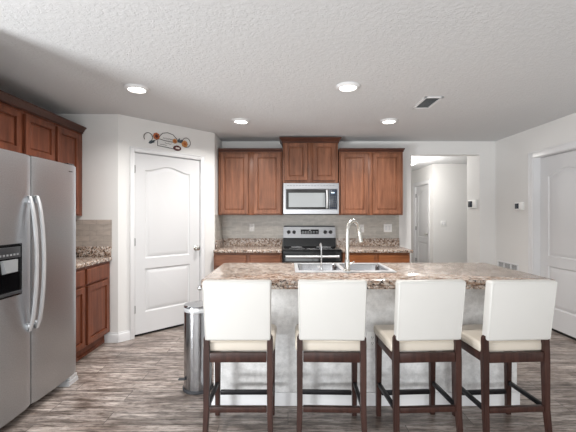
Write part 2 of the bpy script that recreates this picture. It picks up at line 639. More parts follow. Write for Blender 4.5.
def casing(bm, x0, x1, z1, w=0.056, y=0.0, t=0.016, z0=0.0):
    """door casing round an opening x0..x1, top z1, against a wall face at local y"""
    for (a, c) in ((x0 - w, x0), (x1, x1 + w)):
        box(bm, a, c, y - t, y, z0, z1 + w, 0.004)
        m = a if a < x0 else c - 0.012
        box(bm, m, m + 0.012, y - t - 0.006, y - t + 0.002, z0, z1 + w, 0.002)
    box(bm, x0, x1, y - t, y, z1, z1 + w, 0.004)
    box(bm, x0 - w, x1 + w, y - t - 0.006, y - t + 0.002, z1 + w - 0.012, z1 + w, 0.002)
    return bm


def jambs(bm, x0, x1, z1, d):
    box(bm, x0, x0 + 0.004, 0, d, 0, z1)
    box(bm, x1 - 0.004, x1, 0, d, 0, z1)
    box(bm, x0, x1, 0, d, z1 - 0.004, z1)
    return bm


ux, uy = math.cos(PA), math.sin(PA)
nx, ny = math.sin(PA), -math.cos(PA)
dw = DS1 - DS0 - 0.02
panel_door('door_1', 'closed white two-panel arched door on the angled pantry wall', dw, 2.02,
           (PX0 + ux * (DS0 + 0.01) - nx * 0.012, PY0 + uy * (DS0 + 0.01) - ny * 0.012, 0.03), PA,
           [(0.118, dw - 0.136, 0.84, 1.838, 0.062), (0.118, dw - 0.136, 0.235, 0.725, 0.0)],
           (0.28, 1.03, 1.84), -0.006, (dw - 0.055, 0.915))
b = casing(B(), DS0, DS1, DZ, 0.05)
jambs(b, DS0, DS1, DZ, 0.12)
o = struct('trim_1', b, M['trim'], 'white casing around the pantry door')
o.location = (PX0, PY0, 0)
o.rotation_euler = (0, 0, PA)
o = struct('floor_pantry', box(B(), DS0, DS1, 0.05, 0.11, 0.0, 0.03), M['gap'], 'dark strip coloured as shade in the gap beneath the pantry door')  # solid dark strip, its colour stands in for shade under the door
o.location = (PX0, PY0, 0)
o.rotation_euler = (0, 0, PA)
o.name = 'trim_shade_2'

# the right-hand door, set back in its opening
dw = RY1 - RY0 - 0.012
panel_door('door_2', 'closed white arched-panel door in the right wall', dw, 2.03, (XR + 0.078, RY1 - 0.006, 0.03), R(-90),
           [(0.13, dw - 0.13, 0.84, 1.80, 0.075), (0.13, dw - 0.13, 0.235, 0.725, 0.0)], (), 0, (dw - 0.06, 0.92))
b = casing(B(), 0, RY1 - RY0, RZ, 0.07)
jambs(b, 0, RY1 - RY0, RZ, 0.12)
o = struct('trim_3', b, M['trim'], 'white casing around the right wall door')
o.location = (XR, RY1, 0)
o.rotation_euler = (0, 0, R(-90))
o = struct('trim_4', box(B(), 0, RY1 - RY0, 0.085, 0.11, 0.0, 0.03), M['gap'], 'dark strip coloured as shade in the gap beneath the right wall door')  # shade below this door is a solid strip in a dark colour
o.location = (XR, RY1, 0)
o.rotation_euler = (0, 0, R(-90))

# hall door
dw = HY1 - HY0 - 0.02
panel_door('door_3', 'white arched-panel hall door seen through the opening', dw, 2.0, (HX + 0.012, HY1 - 0.01, 0.03), R(-90),
           [(0.12, dw - 0.12, 0.84, 1.80, 0.08), (0.12, dw - 0.12, 0.235, 0.725, 0.0)], (0.28, 1.03, 1.80), -0.006, (dw - 0.06, 0.92))
b = casing(B(), 0, HY1 - HY0, HZ, 0.085)
jambs(b, 0, HY1 - HY0, HZ, 0.12)
o = struct('trim_5', b, M['trim'], 'white casing around the hall door')
o.location = (HX, HY1, 0)
o.rotation_euler = (0, 0, R(-90))


# baseboards
def base_run(name, label, p0, p1, h=0.105):
    """a skirting run from p0 to p1; the room lies on the right-hand side of the run (-90 deg)"""
    a, c = Vector(p0), Vector(p1)
    L = (c - a).length
    bm = B()
    prof = [(0, 0), (-0.016, 0), (-0.016, h - 0.03), (-0.012, h - 0.018), (-0.007, h - 0.012), (-0.006, h), (0, h)]
    A = [bm.verts.new((0, y, z)) for y, z in prof]
    C = [bm.verts.new((L, y, z)) for y, z in prof]
    n = len(prof)
    for k in range(n):
        bm.faces.new((A[k], A[(k + 1) % n], C[(k + 1) % n], C[k]))
    bm.faces.new(A)
    bm.faces.new(C[::-1])
    o = struct(name, bm, M['trim'], label)
    o.location = (a.x, a.y, 0)
    o.rotation_euler = (0, 0, math.atan2(c.y - a.y, c.x - a.x))
    return o


pt = lambda s: (PX0 + ux * s, PY0 + uy * s)
base_run('baseboard_front_left', 'white baseboard left of the pantry corner', (-1.955, YF), (PX0 + 0.008, YF))
base_run('baseboard_pantry', 'white baseboard between the corner and pantry door', (PX0, PY0), pt(DS0 - 0.05))
base_run('baseboard_pantry_right', 'white baseboard right of the pantry door', pt(DS1 + 0.05), pt(PLEN))
base_run('baseboard_back', 'white baseboard at the right end of the back wall', (OX1, YB), (XR, YB))
base_run('baseboard_back_left', 'white baseboard between back cabinets and hall opening', (1.60, YB), (OX0, YB))
base_run('baseboard_right', 'white baseboard under the wall grille', (XR, YB), (XR, RY1 + 0.07))
base_run('baseboard_hall', 'white baseboard of the hall wall', (HX, 7.54), (4.7, 7.54))

# tiled backsplash
b = B()
box(b, PX1, 1.62, YB - 0.008, YB, 1.0, 1.368)
box(b, PX1, PX1 + 0.008, PY1 + 0.002, YB, 1.0, 1.368)
tl = struct('wall_back_tile', b, M['tile'], 'grey tile backsplash behind the range and back counters')
b = B()
box(b, XL, -1.882, YF - 0.008, YF, 1.0, 1.31)
box(b, XL, XL + 0.008, 2.97, YF, 1.0, 1.31)
struct('wall_left_tile', b, M['tile_warm'], 'taupe tile backsplash beside the refrigerator')

# ------------------------------------------------------------------ wall cabinets
# local frame: x along the front, front at y = 0, depth towards +y


def wall_cabinet(label, loc, rz, w, d, z0, z1, doors, dz0, dz1, crown_prof, cl, cr, mat, cmat, light_rail=True):
    t = thing('wall_cabinet', label, 'cabinet', loc, rz, None)
    bm = B()
    box(bm, 0, w, 0.02, d, z0, z1, 0.002)
    obj('body', bm, mat, t)
    f = B()
    # face frame: stiles and rails around the doors
    xs = [0.0] + [v for dd in doors for v in dd] + [w]
    lip = 0.012
    for k in range(0, len(xs), 2):
        a, c = xs[k], xs[k + 1]
        a2 = a if k == 0 else a - lip
        c2 = c if k == len(xs) - 2 else c + lip
        box(f, a2, c2, 0.0, 0.0202, z0, z1, 0.0015)
    box(f, 0.001, w - 0.001, 0.001, 0.0202, z0, dz0 + lip)
    box(f, 0.001, w - 0.001, 0.001, 0.0202, dz1 - lip, z1)
    obj('face_frame', f, mat, t)
    for (a, c) in doors:
        obj('door', cab_panel(B(), a, c, dz0, dz1, -0.001, 0.026, 0.05), mat, t)
    obj('crown', crown(B(), 0, w, 0.0, d, z1, crown_prof, cl, cr), cmat, t, 'dark crown moulding')
    return t


UY = 4.93
UD = YB - UY - 0.001
X = lambda px, y: (px - 288) / 360 * y
wall_cabinet('brown wall cabinet left of the microwave, with two tall doors', (-0.952, UY, 0), 0, 0.874, UD, 1.362, 2.238,
             [(X(220.7, 4.91) + 0.952, X(248.2, 4.91) + 0.952), (X(253.7, 4.91) + 0.952, X(280.7, 4.91) + 0.952)], 1.380, 2.205,
             CROWN_SMALL, False, False, M['wood'], M['wood_crown'])
wall_cabinet('short raised wall cabinet directly above the microwave, nearly touching the ceiling', (-0.072, UY, 0), 0, 0.757, UD, 1.80, 2.365,
             [(X(284.8, 4.91) + 0.072, X(307.5, 4.91) + 0.072), (X(313, 4.91) + 0.072, X(335.8, 4.91) + 0.072)], 1.835, 2.345,
             CROWN, True, True, M['wood'], M['wood_crown'])
wall_cabinet('brown wall cabinet right of the microwave, with two tall doors', (0.699, UY, 0), 0, 0.874, UD, 1.362, 2.238,
             [(X(340.7, 4.91) - 0.699, X(368, 4.91) - 0.699), (X(373, 4.91) - 0.699, X(400.7, 4.91) - 0.699)], 1.380, 2.205,
             CROWN_SMALL, False, True, M['wood'], M['wood_crown'])
# left wall: local x = world +Y
LX = -2.20
LD = LX - XL - 0.001
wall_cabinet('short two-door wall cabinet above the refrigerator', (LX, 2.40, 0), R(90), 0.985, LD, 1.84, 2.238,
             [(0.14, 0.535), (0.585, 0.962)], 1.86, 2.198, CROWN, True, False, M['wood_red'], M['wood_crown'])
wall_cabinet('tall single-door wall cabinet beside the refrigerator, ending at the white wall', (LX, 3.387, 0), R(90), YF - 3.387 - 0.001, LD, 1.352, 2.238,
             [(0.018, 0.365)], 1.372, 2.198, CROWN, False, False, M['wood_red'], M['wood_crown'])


# ------------------------------------------------------------------ base cabinets
def base_cabinet(label, loc, rz, w, d, units, mat, mat_h, z1=0.876, toe_d=0.06, exposed=False):
    t = thing('base_cabinet', label, 'cabinet', loc, rz)
    bm = B()
    box(bm, 0, w, 0.02, d, 0.115, z1, 0.002)
    obj('body', bm, mat, t)
    bm = B()
    box(bm, 0.0, w, toe_d, d, 0.0, 0.114)
    box(bm, 0.0, w, toe_d - 0.012, toe_d, 0.0, 0.03, 0.004)
    obj('toe_kick', bm, mat_h, t)
    f = B()
    xs = [0.0] + [v for u in units for v in u] + [w]
    lip = 0.012
    for k in range(0, len(xs), 2):
        box(f, xs[k] - (lip if k else 0), xs[k + 1] + (lip if k < len(xs) - 2 else 0), 0.0, 0.0202, 0.115, z1, 0.0015)
    for (za, zb) in ((0.115, 0.15), (0.675, 0.715), (0.835, z1)):
        box(f, 0.001, w - 0.001, 0.001, 0.0202, za, zb)
    obj('face_frame', f, mat, t)
    for (a, c) in units:
        obj('drawer_front', slab_front(B(), a, c, 0.705, 0.85, -0.001), mat_h, t)
        obj('door', cab_panel(B(), a, c, 0.135, 0.688, -0.001, 0.026, 0.05), mat, t)
    return t


BYF = 4.64
base_cabinet('brown base cabinet left of the range, mostly behind the island', (PX1 + 0.0085, BYF, 0), 0, 0.88, YB - BYF - 0.001,
             [(0.02, 0.42), (0.47, 0.865)], M['wood'], M['wood_h'])
base_cabinet('honey-toned base cabinet right of the range, behind the sink faucet', (0.705, BYF, 0), 0, 0.865, YB - BYF - 0.001,
             [(0.03, 0.405), (0.46, 0.85)], M['wood_gold'], M['wood_gold'])
BX = -1.905
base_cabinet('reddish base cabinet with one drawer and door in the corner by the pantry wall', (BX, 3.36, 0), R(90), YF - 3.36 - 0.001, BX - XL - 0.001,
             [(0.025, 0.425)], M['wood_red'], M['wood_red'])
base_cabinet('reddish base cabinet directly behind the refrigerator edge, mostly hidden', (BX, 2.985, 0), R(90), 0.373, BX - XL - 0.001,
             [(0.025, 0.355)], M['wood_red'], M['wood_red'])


# ------------------------------------------------------------------ counters on the cabinets
def counter(label, x0, x1, y0, y1, splash):
    t = thing('countertop', label, 'countertop', ((x0 + x1) / 2, (y0 + y1) / 2, 0.877))
    cx, cy = (x0 + x1) / 2, (y0 + y1) / 2
    bm = B()
    box(bm, x0 - cx, x1 - cx, y0 - cy, y1 - cy, 0, 0.038, 0.008, 3)
    obj('slab', bm, M['granite_fine'], t)
    bm = B()
    for (a, c, d, e) in splash:
        box(bm, a - cx, c - cx, d - cy, e - cy, 0.0385, 0.148, 0.003)
    obj('upstand', bm, M['granite_fine'], t)
    return t


counter('speckled brown counter left of the range with an upstand', PX1 + 0.0085, -0.08, 4.605, YB - 0.001,
        [(PX1 + 0.0285, -0.08, YB - 0.028, YB - 0.009), (PX1 + 0.0085, PX1 + 0.0285, PY1 + 0.01, YB - 0.009)])
counter('speckled brown counter right of the range, ending at the hall opening', 0.70, 1.605, 4.605, YB - 0.001,
        [(0.70, 1.62, YB - 0.028, YB - 0.009)])
counter('speckled brown counter in the corner behind the refrigerator', XL + 0.0085, -1.875, 2.985, YF - 0.0085,
        [(XL + 0.0285, -1.882, YF - 0.028, YF - 0.009), (XL + 0.0085, XL + 0.0285, 2.985, YF - 0.009)])

# ------------------------------------------------------------------ microwave
MX0, MX1, MYF = -0.066, 0.687, 4.85
mw = thing('microwave', 'stainless over-range microwave under the short raised cabinet', 'microwave', ((MX0 + MX1) / 2, YB - 0.009, 1.372))
W = MX1 - MX0
hw = W / 2
D = YB - 0.009 - MYF
obj('body', box(B(), -hw, hw, -D + 0.03, 0, 0, 0.425, 0.004), M['dark_grey'], mw)
b = B()
fy = -D
vl = rings_xz(b, [rect(-hw, hw, 0.004, 0.424, fy + 0.03), rect(-hw, hw, 0.004, 0.424, fy + 0.004), rect(-hw, hw, 0.004, 0.424, fy, 0.004),
                  [(-hw + 0.035, fy, 0.065), (hw - 0.02, fy, 0.065), (hw - 0.02, fy, 0.345), (-hw + 0.035, fy, 0.345)],
                  [(-hw + 0.04, fy + 0.006, 0.07), (hw - 0.025, fy + 0.006, 0.07), (hw - 0.025, fy + 0.006, 0.34), (-hw + 0.04, fy + 0.006, 0.34)]])
obj('front_frame', b, M['steel_x'], mw)
dr = obj('door', box(B(), -hw + 0.042, hw - 0.135, fy - 0.002, fy + 0.0055, 0.072, 0.338, 0.002), M['black'], mw, 'dark door surround')
obj('window', box(B(), -hw + 0.075, hw - 0.185, fy - 0.0035, fy - 0.0022, 0.098, 0.29, 0.0), M['oven_glass'], dr, 'grey see-through oven window')
cp = obj('control_panel', box(B(), hw - 0.13, hw - 0.027, fy - 0.002, fy + 0.0055, 0.072, 0.338, 0.002), M['screen'], mw, 'dark keypad panel')
obj('display', box(B(), hw - 0.105, hw - 0.06, fy - 0.0035, fy - 0.0021, 0.285, 0.298), M['glow'], cp, 'small lit readout')
b = B()
for r in range(5):
    for c in range(3):
        box(b, hw - 0.115 + c * 0.028, hw - 0.095 + c * 0.028, fy - 0.0032, fy - 0.0021, 0.1 + r * 0.032, 0.118 + r * 0.032)
obj('keys', b, M['dark_grey'], cp)
b = B()
hx = hw - 0.165
pts = [(hx, fy + 0.0, 0.085)] + [(hx, fy - 0.03 - 0.016 * math.sin(math.pi * k / 10), 0.095 + 0.22 * k / 10) for k in range(11)] + [(hx, fy + 0.0, 0.325)]
tube(b, pts, 0.013, 10)
obj('handle', b, M['handle'], mw, 'curved vertical silver handle')
b = B()
for k in range(16):
    box(b, -hw + 0.05 + k * 0.041, -hw + 0.078 + k * 0.041, fy - 0.001, fy + 0.001, 0.385, 0.389)
obj('vent_slots', b, M['dark_grey'], mw)
obj('underside_grille', box(B(), -hw + 0.02, hw - 0.02, fy + 0.02, -0.05, -0.004, 0.001), M['black'], mw)

# ------------------------------------------------------------------ range
rg = thing('range', 'stainless and black electric range between the back counters', 'range', (0.309, YB - 0.009, 0))
b = B()
box(b, -0.378, 0.378, -0.62, -0.002, 0.06, 0.905, 0.004)
obj('body', b, M['dark_grey'], rg)
b = B()
box(b, -0.378, 0.378, -0.64, -0.075, 0.906, 0.918, 0.003)
ct = obj('cooktop', b, M['black_gloss'], rg, 'black glass cooktop')
for (x, y, r) in ((-0.19, -0.47, 0.1), (0.19, -0.47, 0.08), (-0.19, -0.21, 0.075), (0.19, -0.21, 0.1)):
    bb = B()
    pts = [(x + r * math.cos(a * math.pi / 16), y + r * math.sin(a * math.pi / 16), 0.9182) for a in range(32)]
    tube(bb, pts, 0.0015, 4, True)
    obj('burner_ring', bb, M['mid_grey'], ct)
b = B()
hexa(b, [(-0.378, -0.075, 0.906), (0.378, -0.075, 0.906), (0.378, -0.003, 0.906), (-0.378, -0.003, 0.906)],
     [(-0.378, -0.055, 1.035), (0.378, -0.055, 1.035), (0.378, -0.003, 1.035), (-0.378, -0.003, 1.035)])
obj('vent_riser', b, M['black_gloss'], rg, 'black glossy riser under the control panel')
b = B()
hexa(b, [(-0.378, -0.075, 1.036), (0.378, -0.075, 1.036), (0.378, -0.003, 1.036), (-0.378, -0.003, 1.036)],
     [(-0.374, -0.052, 1.195), (0.374, -0.052, 1.195), (0.374, -0.003, 1.195), (-0.374, -0.003, 1.195)])
bgd = obj('control_panel', b, M['steel_x'], rg, 'stainless control panel')
b = B()
hexa(b, [(-0.37, -0.053, 1.1955), (0.37, -0.053, 1.1955), (0.37, -0.003, 1.1955), (-0.37, -0.003, 1.1955)],
     [(-0.366, -0.045, 1.207), (0.366, -0.045, 1.207), (0.366, -0.003, 1.207), (-0.366, -0.003, 1.207)])
obj('panel_cap', b, M['black'], bgd, 'black top edge')
tilt = Matrix.Rotation(-math.atan2(0.023, 0.159), 4, 'X')
b = B()
box(b, -0.125, 0.135, -0.006, 0.004, -0.034, 0.034, 0.003, 2, Matrix.Translation((0, -0.0635, 1.122)) @ tilt)
dsp = obj('display', b, M['black_gloss'], bgd, 'dark clock display')
b = B()
for k in range(6):
    for r in range(2):
        box(b, -0.108 + k * 0.04, -0.084 + k * 0.04, -0.0072, -0.0058, -0.02 + r * 0.02, -0.012 + r * 0.02, 0, 2, Matrix.Translation((0, -0.0635, 1.122)) @ tilt)
obj('keys', b, M['mid_grey'], dsp)
for x in (-0.298, -0.222, 0.228, 0.305):
    b = B()
    lathe(b, [(0.026, 0), (0.026, 0.006), (0.021, 0.01), (0.019, 0.03), (0.015, 0.034)], (0, 0, 0), 20, Matrix.Translation((x, -0.063, 1.118)) @ tilt @ Matrix.Rotation(R(90), 4, 'X'))
    box(b, x - 0.003, x + 0.003, -0.101, -0.094, 1.100, 1.134)
    obj('knob', b, M['black'], bgd, 'black control knob')
b = B()
box(b, -0.376, 0.376, -0.648, -0.621, 0.2, 0.898, 0.004)
od = obj('oven_door', b, M['black_gloss'], rg, 'black glass oven door')
b = B()
tube(b, [(-0.34, -0.695, 0.835), (0.34, -0.695, 0.835)], 0.017, 12)
for x in (-0.32, 0.32):
    box(b, x - 0.018, x + 0.018, -0.69, -0.648, 0.822, 0.848, 0.004)
obj('handle', b, M['handle'], od, 'silver horizontal oven handle')
obj('storage_drawer', box(B(), -0.376, 0.376, -0.645, -0.621, 0.065, 0.193, 0.004), M['steel_x'], rg, 'stainless bottom drawer')
for x in (-0.33, 0.33):
    for y in (-0.58, -0.06):
        obj('foot', lathe(B(), [(0.02, 0), (0.02, 0.06)], (x, y, 0), 12), M['black'], rg)

# ------------------------------------------------------------------ refrigerator (faces +X, local x = world +Y)
FX = -1.743
fr = thing('refrigerator', 'large stainless side-by-side refrigerator at the left edge', 'refrigerator', (FX, 2.055, 0), R(90))
FW = 0.925
gap = 0.404
obj('cabinet', box(B(), 0.004, FW - 0.004, 0.075, 0.765, 0.03, 1.745, 0.006), M['mid_grey'], fr, 'grey refrigerator case')


def fridge_door(x0, x1, name):
    bm = B()
    n = 12
    z0, z1 = 0.062, 1.760
    rows = []
    for k in range(n + 1):
        u = k / n
        x = x0 + (x1 - x0) * u
        y = -0.006 * (1 - (2 * u - 1) ** 2) + 0.006
        e = min(u, 1 - u) * (x1 - x0)
        if e < 0.012:
            y += (0.012 - e) * 0.6
        rows.append((x, y))
    A = [bm.verts.new((x, y, z0)) for x, y in rows] + [bm.verts.new((x1, 0.068, z0)), bm.verts.new((x0, 0.068, z0))]
    C = [bm.verts.new((x, y, z1)) for x, y in rows] + [bm.verts.new((x1, 0.068, z1)), bm.verts.new((x0, 0.068, z1))]
    m = len(A)
    for k in range(m):
        bm.faces.new((A[k], A[(k + 1) % m], C[(k + 1) % m], C[k]))
    bm.faces.new(A[::-1])
    bm.faces.new(C)
    bmesh.ops.bevel(bm, geom=[e for e in bm.edges if abs(e.verts[0].co.z - e.verts[1].co.z) < 1e-6], offset=0.006, segments=2, affect='EDGES')
    return obj(name, bm, M['steel'], fr, angle=40)


fd = fridge_door(0.0, gap - 0.0035, 'freezer_door')
rd = fridge_door(gap + 0.0035, FW, 'refrigerator_door')


def fridge_handle(x, z0, z1, parent):
    bm = B()
    n = 18
    rows = []
    for k in range(n + 1):
        u = k / n
        z = z0 + (z1 - z0) * u
        s = math.sin(math.pi * u) ** 0.6
        y = -0.012 - 0.05 * s
        rows.append((y, z))
    hw_, th = 0.0145, 0.014
    prev = None
    first = last = None
    for y, z in rows:
        ring = [bm.verts.new(p) for p in ((x - hw_, y + th, z), (x - hw_, y + 0.005, z), (x - hw_ * 0.5, y, z), (x + hw_ * 0.5, y, z), (x + hw_, y + 0.005, z), (x + hw_, y + th, z))]
        if prev:
            for k in range(6):
                bm.faces.new((prev[k], prev[(k + 1) % 6], ring[(k + 1) % 6], ring[k]))
        else:
            first = ring
        prev = ring
    bm.faces.new(first[::-1])
    bm.faces.new(prev)
    for z in (z0, z1):
        s = 1 if z == z0 else -1
        box(bm, x - hw_, x + hw_, -0.012, 0.004, min(z, z + s * 0.05), max(z, z + s * 0.05), 0.003)
    return obj('handle', bm, M['handle'], parent, 'bowed pale metal handle', angle=50)


fridge_handle(gap - 0.036, 0.575, 1.485, fd)
fridge_handle(gap + 0.036, 0.575, 1.49, rd)
# dispenser
b = B()
dx0, dx1, dz0, dz1 = 0.075, 0.288, 0.85, 1.165
rings = [rect(dx0 - 0.008, dx1 + 0.008, dz0 - 0.008, dz1 + 0.008, 0.004), rect(dx0 - 0.008, dx1 + 0.008, dz0 - 0.008, dz1 + 0.008, -0.006), rect(dx0, dx1, dz0, dz1, -0.007),
         rect(dx0, dx1, dz0, dz1, -0.003, 0.004)]
rings_xz(b, rings)
dp = obj('water_dispenser', b, M['black_gloss'], fd, 'black water and ice dispenser')
obj('dispenser_controls', box(B(), dx0 + 0.01, dx1 - 0.008, -0.009, -0.003, 1.085, 1.155, 0.002), M['dark_grey'], dp, 'charcoal control strip')
b = B()
for k in range(6):
    box(b, dx0 + 0.03 + k * 0.028, dx0 + 0.046 + k * 0.028, -0.0105, -0.009, 1.1, 1.112)
obj('indicator', b, M['mid_grey'], dp)
b = B()
hexa(b, [(dx0 + 0.06, -0.03, 1.0), (dx1 - 0.06, -0.03, 1.0), (dx1 - 0.06, -0.003, 0.99), (dx0 + 0.06, -0.003, 0.99)],
     [(dx0 + 0.045, -0.02, 1.075), (dx1 - 0.045, -0.02, 1.075), (dx1 - 0.045, -0.003, 1.075), (dx0 + 0.045, -0.003, 1.075)])
obj('dispenser_paddle', b, M['mid_grey'], dp, 'grey dispenser paddle')
b = B()
box(b, dx0 + 0.006, dx1 - 0.006, -0.02, -0.003, dz0 + 0.005, dz0 + 0.022, 0.003)
obj('drip_tray', b, M['dark_grey'], dp, 'charcoal drip tray')
b = B()
box(b, 0.02, FW - 0.02, 0.09, 0.11, 0.0, 0.06)
for k in range(5):
    box(b, 0.03, FW - 0.06, 0.084, 0.092, 0.012 + k * 0.01, 0.017 + k * 0.01)
obj('kick_grille', b, M['black'], fr, 'black grille under the doors')
b = B()
hexa(b, [(FW - 0.135, -0.010, 0.0), (FW - 0.002, -0.010, 0.0), (FW - 0.002, 0.09, 0.0), (FW - 0.135, 0.09, 0.0)],
     [(FW - 0.115, -0.004, 0.03), (FW - 0.002, -0.004, 0.03), (FW - 0.002, 0.09, 0.03), (FW - 0.115, 0.09, 0.03)])
box(b, FW - 0.1, FW - 0.002, 0.002, 0.07, 0.0305, 0.0605, 0.002)
obj('foot_cover', b, M['handle'], fr, 'pale grey foot and hinge cover')
for x in (0.06, FW - 0.1):
    obj('roller', lathe(B(), [(0.02, 0), (0.02, 0.03)], (x, 0.65, 0), 12), M['black'], fr)
b = B()
box(b, FW - 0.115, FW - 0.098, -0.003, 0.008, 1.703, 1.709)
box(b, FW - 0.093, FW - 0.072, -0.003, 0.008, 1.703, 1.709)
obj('badge', b, M['dark_grey'], rd, 'tiny dark badge')
b = B()
box(b, 0.01, 0.09, 0.02, 0.14, 1.761, 1.775, 0.004)
obj('hinge_cover', b, M['dark_grey'], fr)
b = B()
box(b, FW - 0.09, FW - 0.01, 0.02, 0.14, 1.761, 1.775, 0.004)
obj('hinge_cover', b, M['dark_grey'], fr)

# ------------------------------------------------------------------ island
IX0, IX1, IY0, IY1 = -0.53, 1.635, 2.57, 3.32
isl = thing('kitchen_island', 'kitchen island base with mottled grey stone-look panels behind the stools', 'island', (0.55, 2.97, 0))
cx, cy = 0.55, 2.97
obj('body', box(B(), IX0 - cx + 0.012, IX1 - cx - 0.012, IY0 - cy + 0.012, IY1 - cy, 0.0, 0.668, 0.0), M['wood_h'], isl)
obj('front_panel', box(B(), IX0 - cx, IX1 - cx, IY0 - cy, IY0 - cy + 0.0119, 0.0, 0.874, 0.002), M['mottled'], isl, 'mottled grey stool-side panel')
obj('side_panel', box(B(), IX0 - cx, IX0 - cx + 0.0119, IY0 - cy + 0.012, IY1 - cy, 0.0, 0.874), M['mottled'], isl)
obj('side_panel', box(B(), IX1 - cx - 0.0119, IX1 - cx, IY0 - cy + 0.012, IY1 - cy, 0.0, 0.874), M['mottled'], isl)
obj('back_panel', box(B(), IX0 - cx + 0.012, IX1 - cx - 0.012, IY1 - cy, IY1 - cy + 0.02, 0.1, 0.874), M['wood_h'], isl, 'brown cabinet fronts on the range side')
b = B()
hb = 0.095
box(b, IX0 - cx - 0.014, IX1 - cx + 0.014, IY0 - cy - 0.014, IY0 - cy - 0.0003, 0, hb, 0.003)
box(b, IX0 - cx - 0.014, IX0 - cx - 0.0003, IY0 - cy, IY1 - cy, 0, hb, 0.003)
box(b, IX1 - cx + 0.0003, IX1 - cx + 0.014, IY0 - cy, IY1 - cy, 0, hb, 0.003)
obj('skirting', b, M['trim'], isl, 'white skirting board')

# counter slab with the sink cut-out
CX0, CX1, CY0, CY1 = -0.60, 1.84, 2.45, 3.365
SX0, SX1, SY0, SY1 = 0.055, 0.835, 2.765, 3.275
ctr = thing('island_countertop', 'brown veined granite top of the island with a sink set in', 'countertop', (0.62, 2.93, 0.875))
ox, oy = 0.62, 2.93


def ring_slab(o4, i4, z0, z1, rad, bev):
    """rounded rectangular slab with a rectangular hole"""
    bm = B()

    def rr(x0, x1, y0, y1, r, n=6):
        p = []
        for (cx_, cy_, a0) in ((x1 - r, y1 - r, 0), (x0 + r, y1 - r, 90), (x0 + r, y0 + r, 180), (x1 - r, y0 + r, 270)):
            for k in range(n + 1):
                a = R(a0 + 90 * k / n)
                p.append((cx_ + r * math.cos(a), cy_ + r * math.sin(a)))
        return p
    loops = []
    x0, x1, y0, y1 = o4
    for (i, z) in ((bev, z0), (0.3 * bev, z0 + 0.3 * bev), (0, z0 + bev), (0, z1 - bev), (0.3 * bev, z1 - 0.3 * bev), (bev, z1)):
        loops.append([(x, y, z) for x, y in rr(x0 + i, x1 - i, y0 + i, y1 - i, rad)])
    a0, a1, c0, c1 = i4
    loops.append([(x, y, z1) for x, y in rr(a0, a1, c0, c1, 0.02)])
    loops.append([(x, y, z0) for x, y in rr(a0, a1, c0, c1, 0.02)])
    vl = [[bm.verts.new(p) for p in lp] for lp in loops]
    n = len(vl[0])
    for a, c in zip(vl, vl[1:] + vl[:1]):
        for k in range(n):
            bm.faces.new((a[k], a[(k + 1) % n], c[(k + 1) % n], c[k]))
    return bm


slab = ring_slab((CX0 - ox, CX1 - ox, CY0 - oy, CY1 - oy), (SX0 + 0.02 - ox, SX1 - 0.02 - ox, SY0 + 0.02 - oy, SY1 - 0.02 - oy), 0.0, 0.04, 0.035, 0.012)
obj('slab', slab, M['granite'], ctr)
b = B()
box(b, CX0 - ox + 0.012, CX1 - ox - 0.012, CY0 - oy + 0.008, CY0 - oy + 0.03, -0.026, 0.001, 0.005)
box(b, CX0 - ox + 0.008, CX0 - ox + 0.03, CY0 - oy + 0.03, CY1 - oy - 0.03, -0.026, 0.001, 0.005)
box(b, CX1 - ox - 0.03, CX1 - ox - 0.008, CY0 - oy + 0.03, CY1 - oy - 0.03, -0.026, 0.001, 0.005)
obj('edge_build_up', b, M['granite_fine'], ctr, 'speckled built-up edge')

# ------------------------------------------------------------------ sink, faucets
sk = thing('sink', 'stainless double-bowl sink set in the island top', 'sink', (0.44, 3.05, 0.915))
sx, sy = 0.44, 3.05


def rrect(x0, x1, y0, y1, r, z, n=5):
    p = []
    for (cx_, cy_, a0) in ((x1 - r, y1 - r, 0), (x0 + r, y1 - r, 90), (x0 + r, y0 + r, 180), (x1 - r, y0 + r, 270)):
        for k in range(n + 1):
            a = R(a0 + 90 * k / n)
            p.append((cx_ + r * math.cos(a), cy_ + r * math.sin(a), z))
    return p


def bowl(x0, x1, y0, y1, depth):
    bm = B()
    lp = [rrect(x0, x1, y0, y1, 0.05, 0.004), rrect(x0 + 0.004, x1 - 0.004, y0 + 0.004, y1 - 0.004, 0.05, -0.004),
          rrect(x0 + 0.014, x1 - 0.014, y0 + 0.014, y1 - 0.014, 0.05, -depth + 0.03), rrect(x0 + 0.04, x1 - 0.04, y0 + 0.04, y1 - 0.04, 0.04, -depth)]
    vl = [[bm.verts.new(p) for p in l] for l in lp]
    n = len(vl[0])
    for a, c in zip(vl, vl[1:]):
        for k in range(n):
            bm.faces.new((a[k], a[(k + 1) % n], c[(k + 1) % n], c[k]))
    bm.faces.new(vl[-1])
    return bm


bx = [(SX0 - sx + 0.028, SX0 - sx + 0.372), (SX0 - sx + 0.398, SX1 - sx - 0.028)]
by0, by1 = SY0 - sy + 0.062, SY1 - sy - 0.028
# rim plate: strips around and between the bowls
b = B()
zt = 0.009
e = [SX0 - sx, bx[0][0] + 0.002, bx[0][1] - 0.002, bx[1][0] + 0.002, bx[1][1] - 0.002, SX1 - sx]
box(b, e[0], e[5], SY0 - sy, by0 + 0.002, 0.0005, zt, 0.002)
box(b, e[0], e[5], by1 - 0.002, SY1 - sy, 0.0005, zt, 0.002)
for k in (0, 2, 4):
    box(b, e[k], e[k + 1], by0, by1, 0.0005, zt, 0.0015)
obj('rim', b, M['handle'], sk)
for (a, c) in bx:
    bw = obj('bowl', bowl(a, c, by0, by1, 0.19), M['sink_steel'], sk)
    obj('drain', lathe(B(), [(0.04, 0), (0.04, 0.003), (0.03, 0.004), (0.01, 0.002)], ((a + c) / 2, (by0 + by1) / 2, -0.189), 20), M['chrome'], bw)

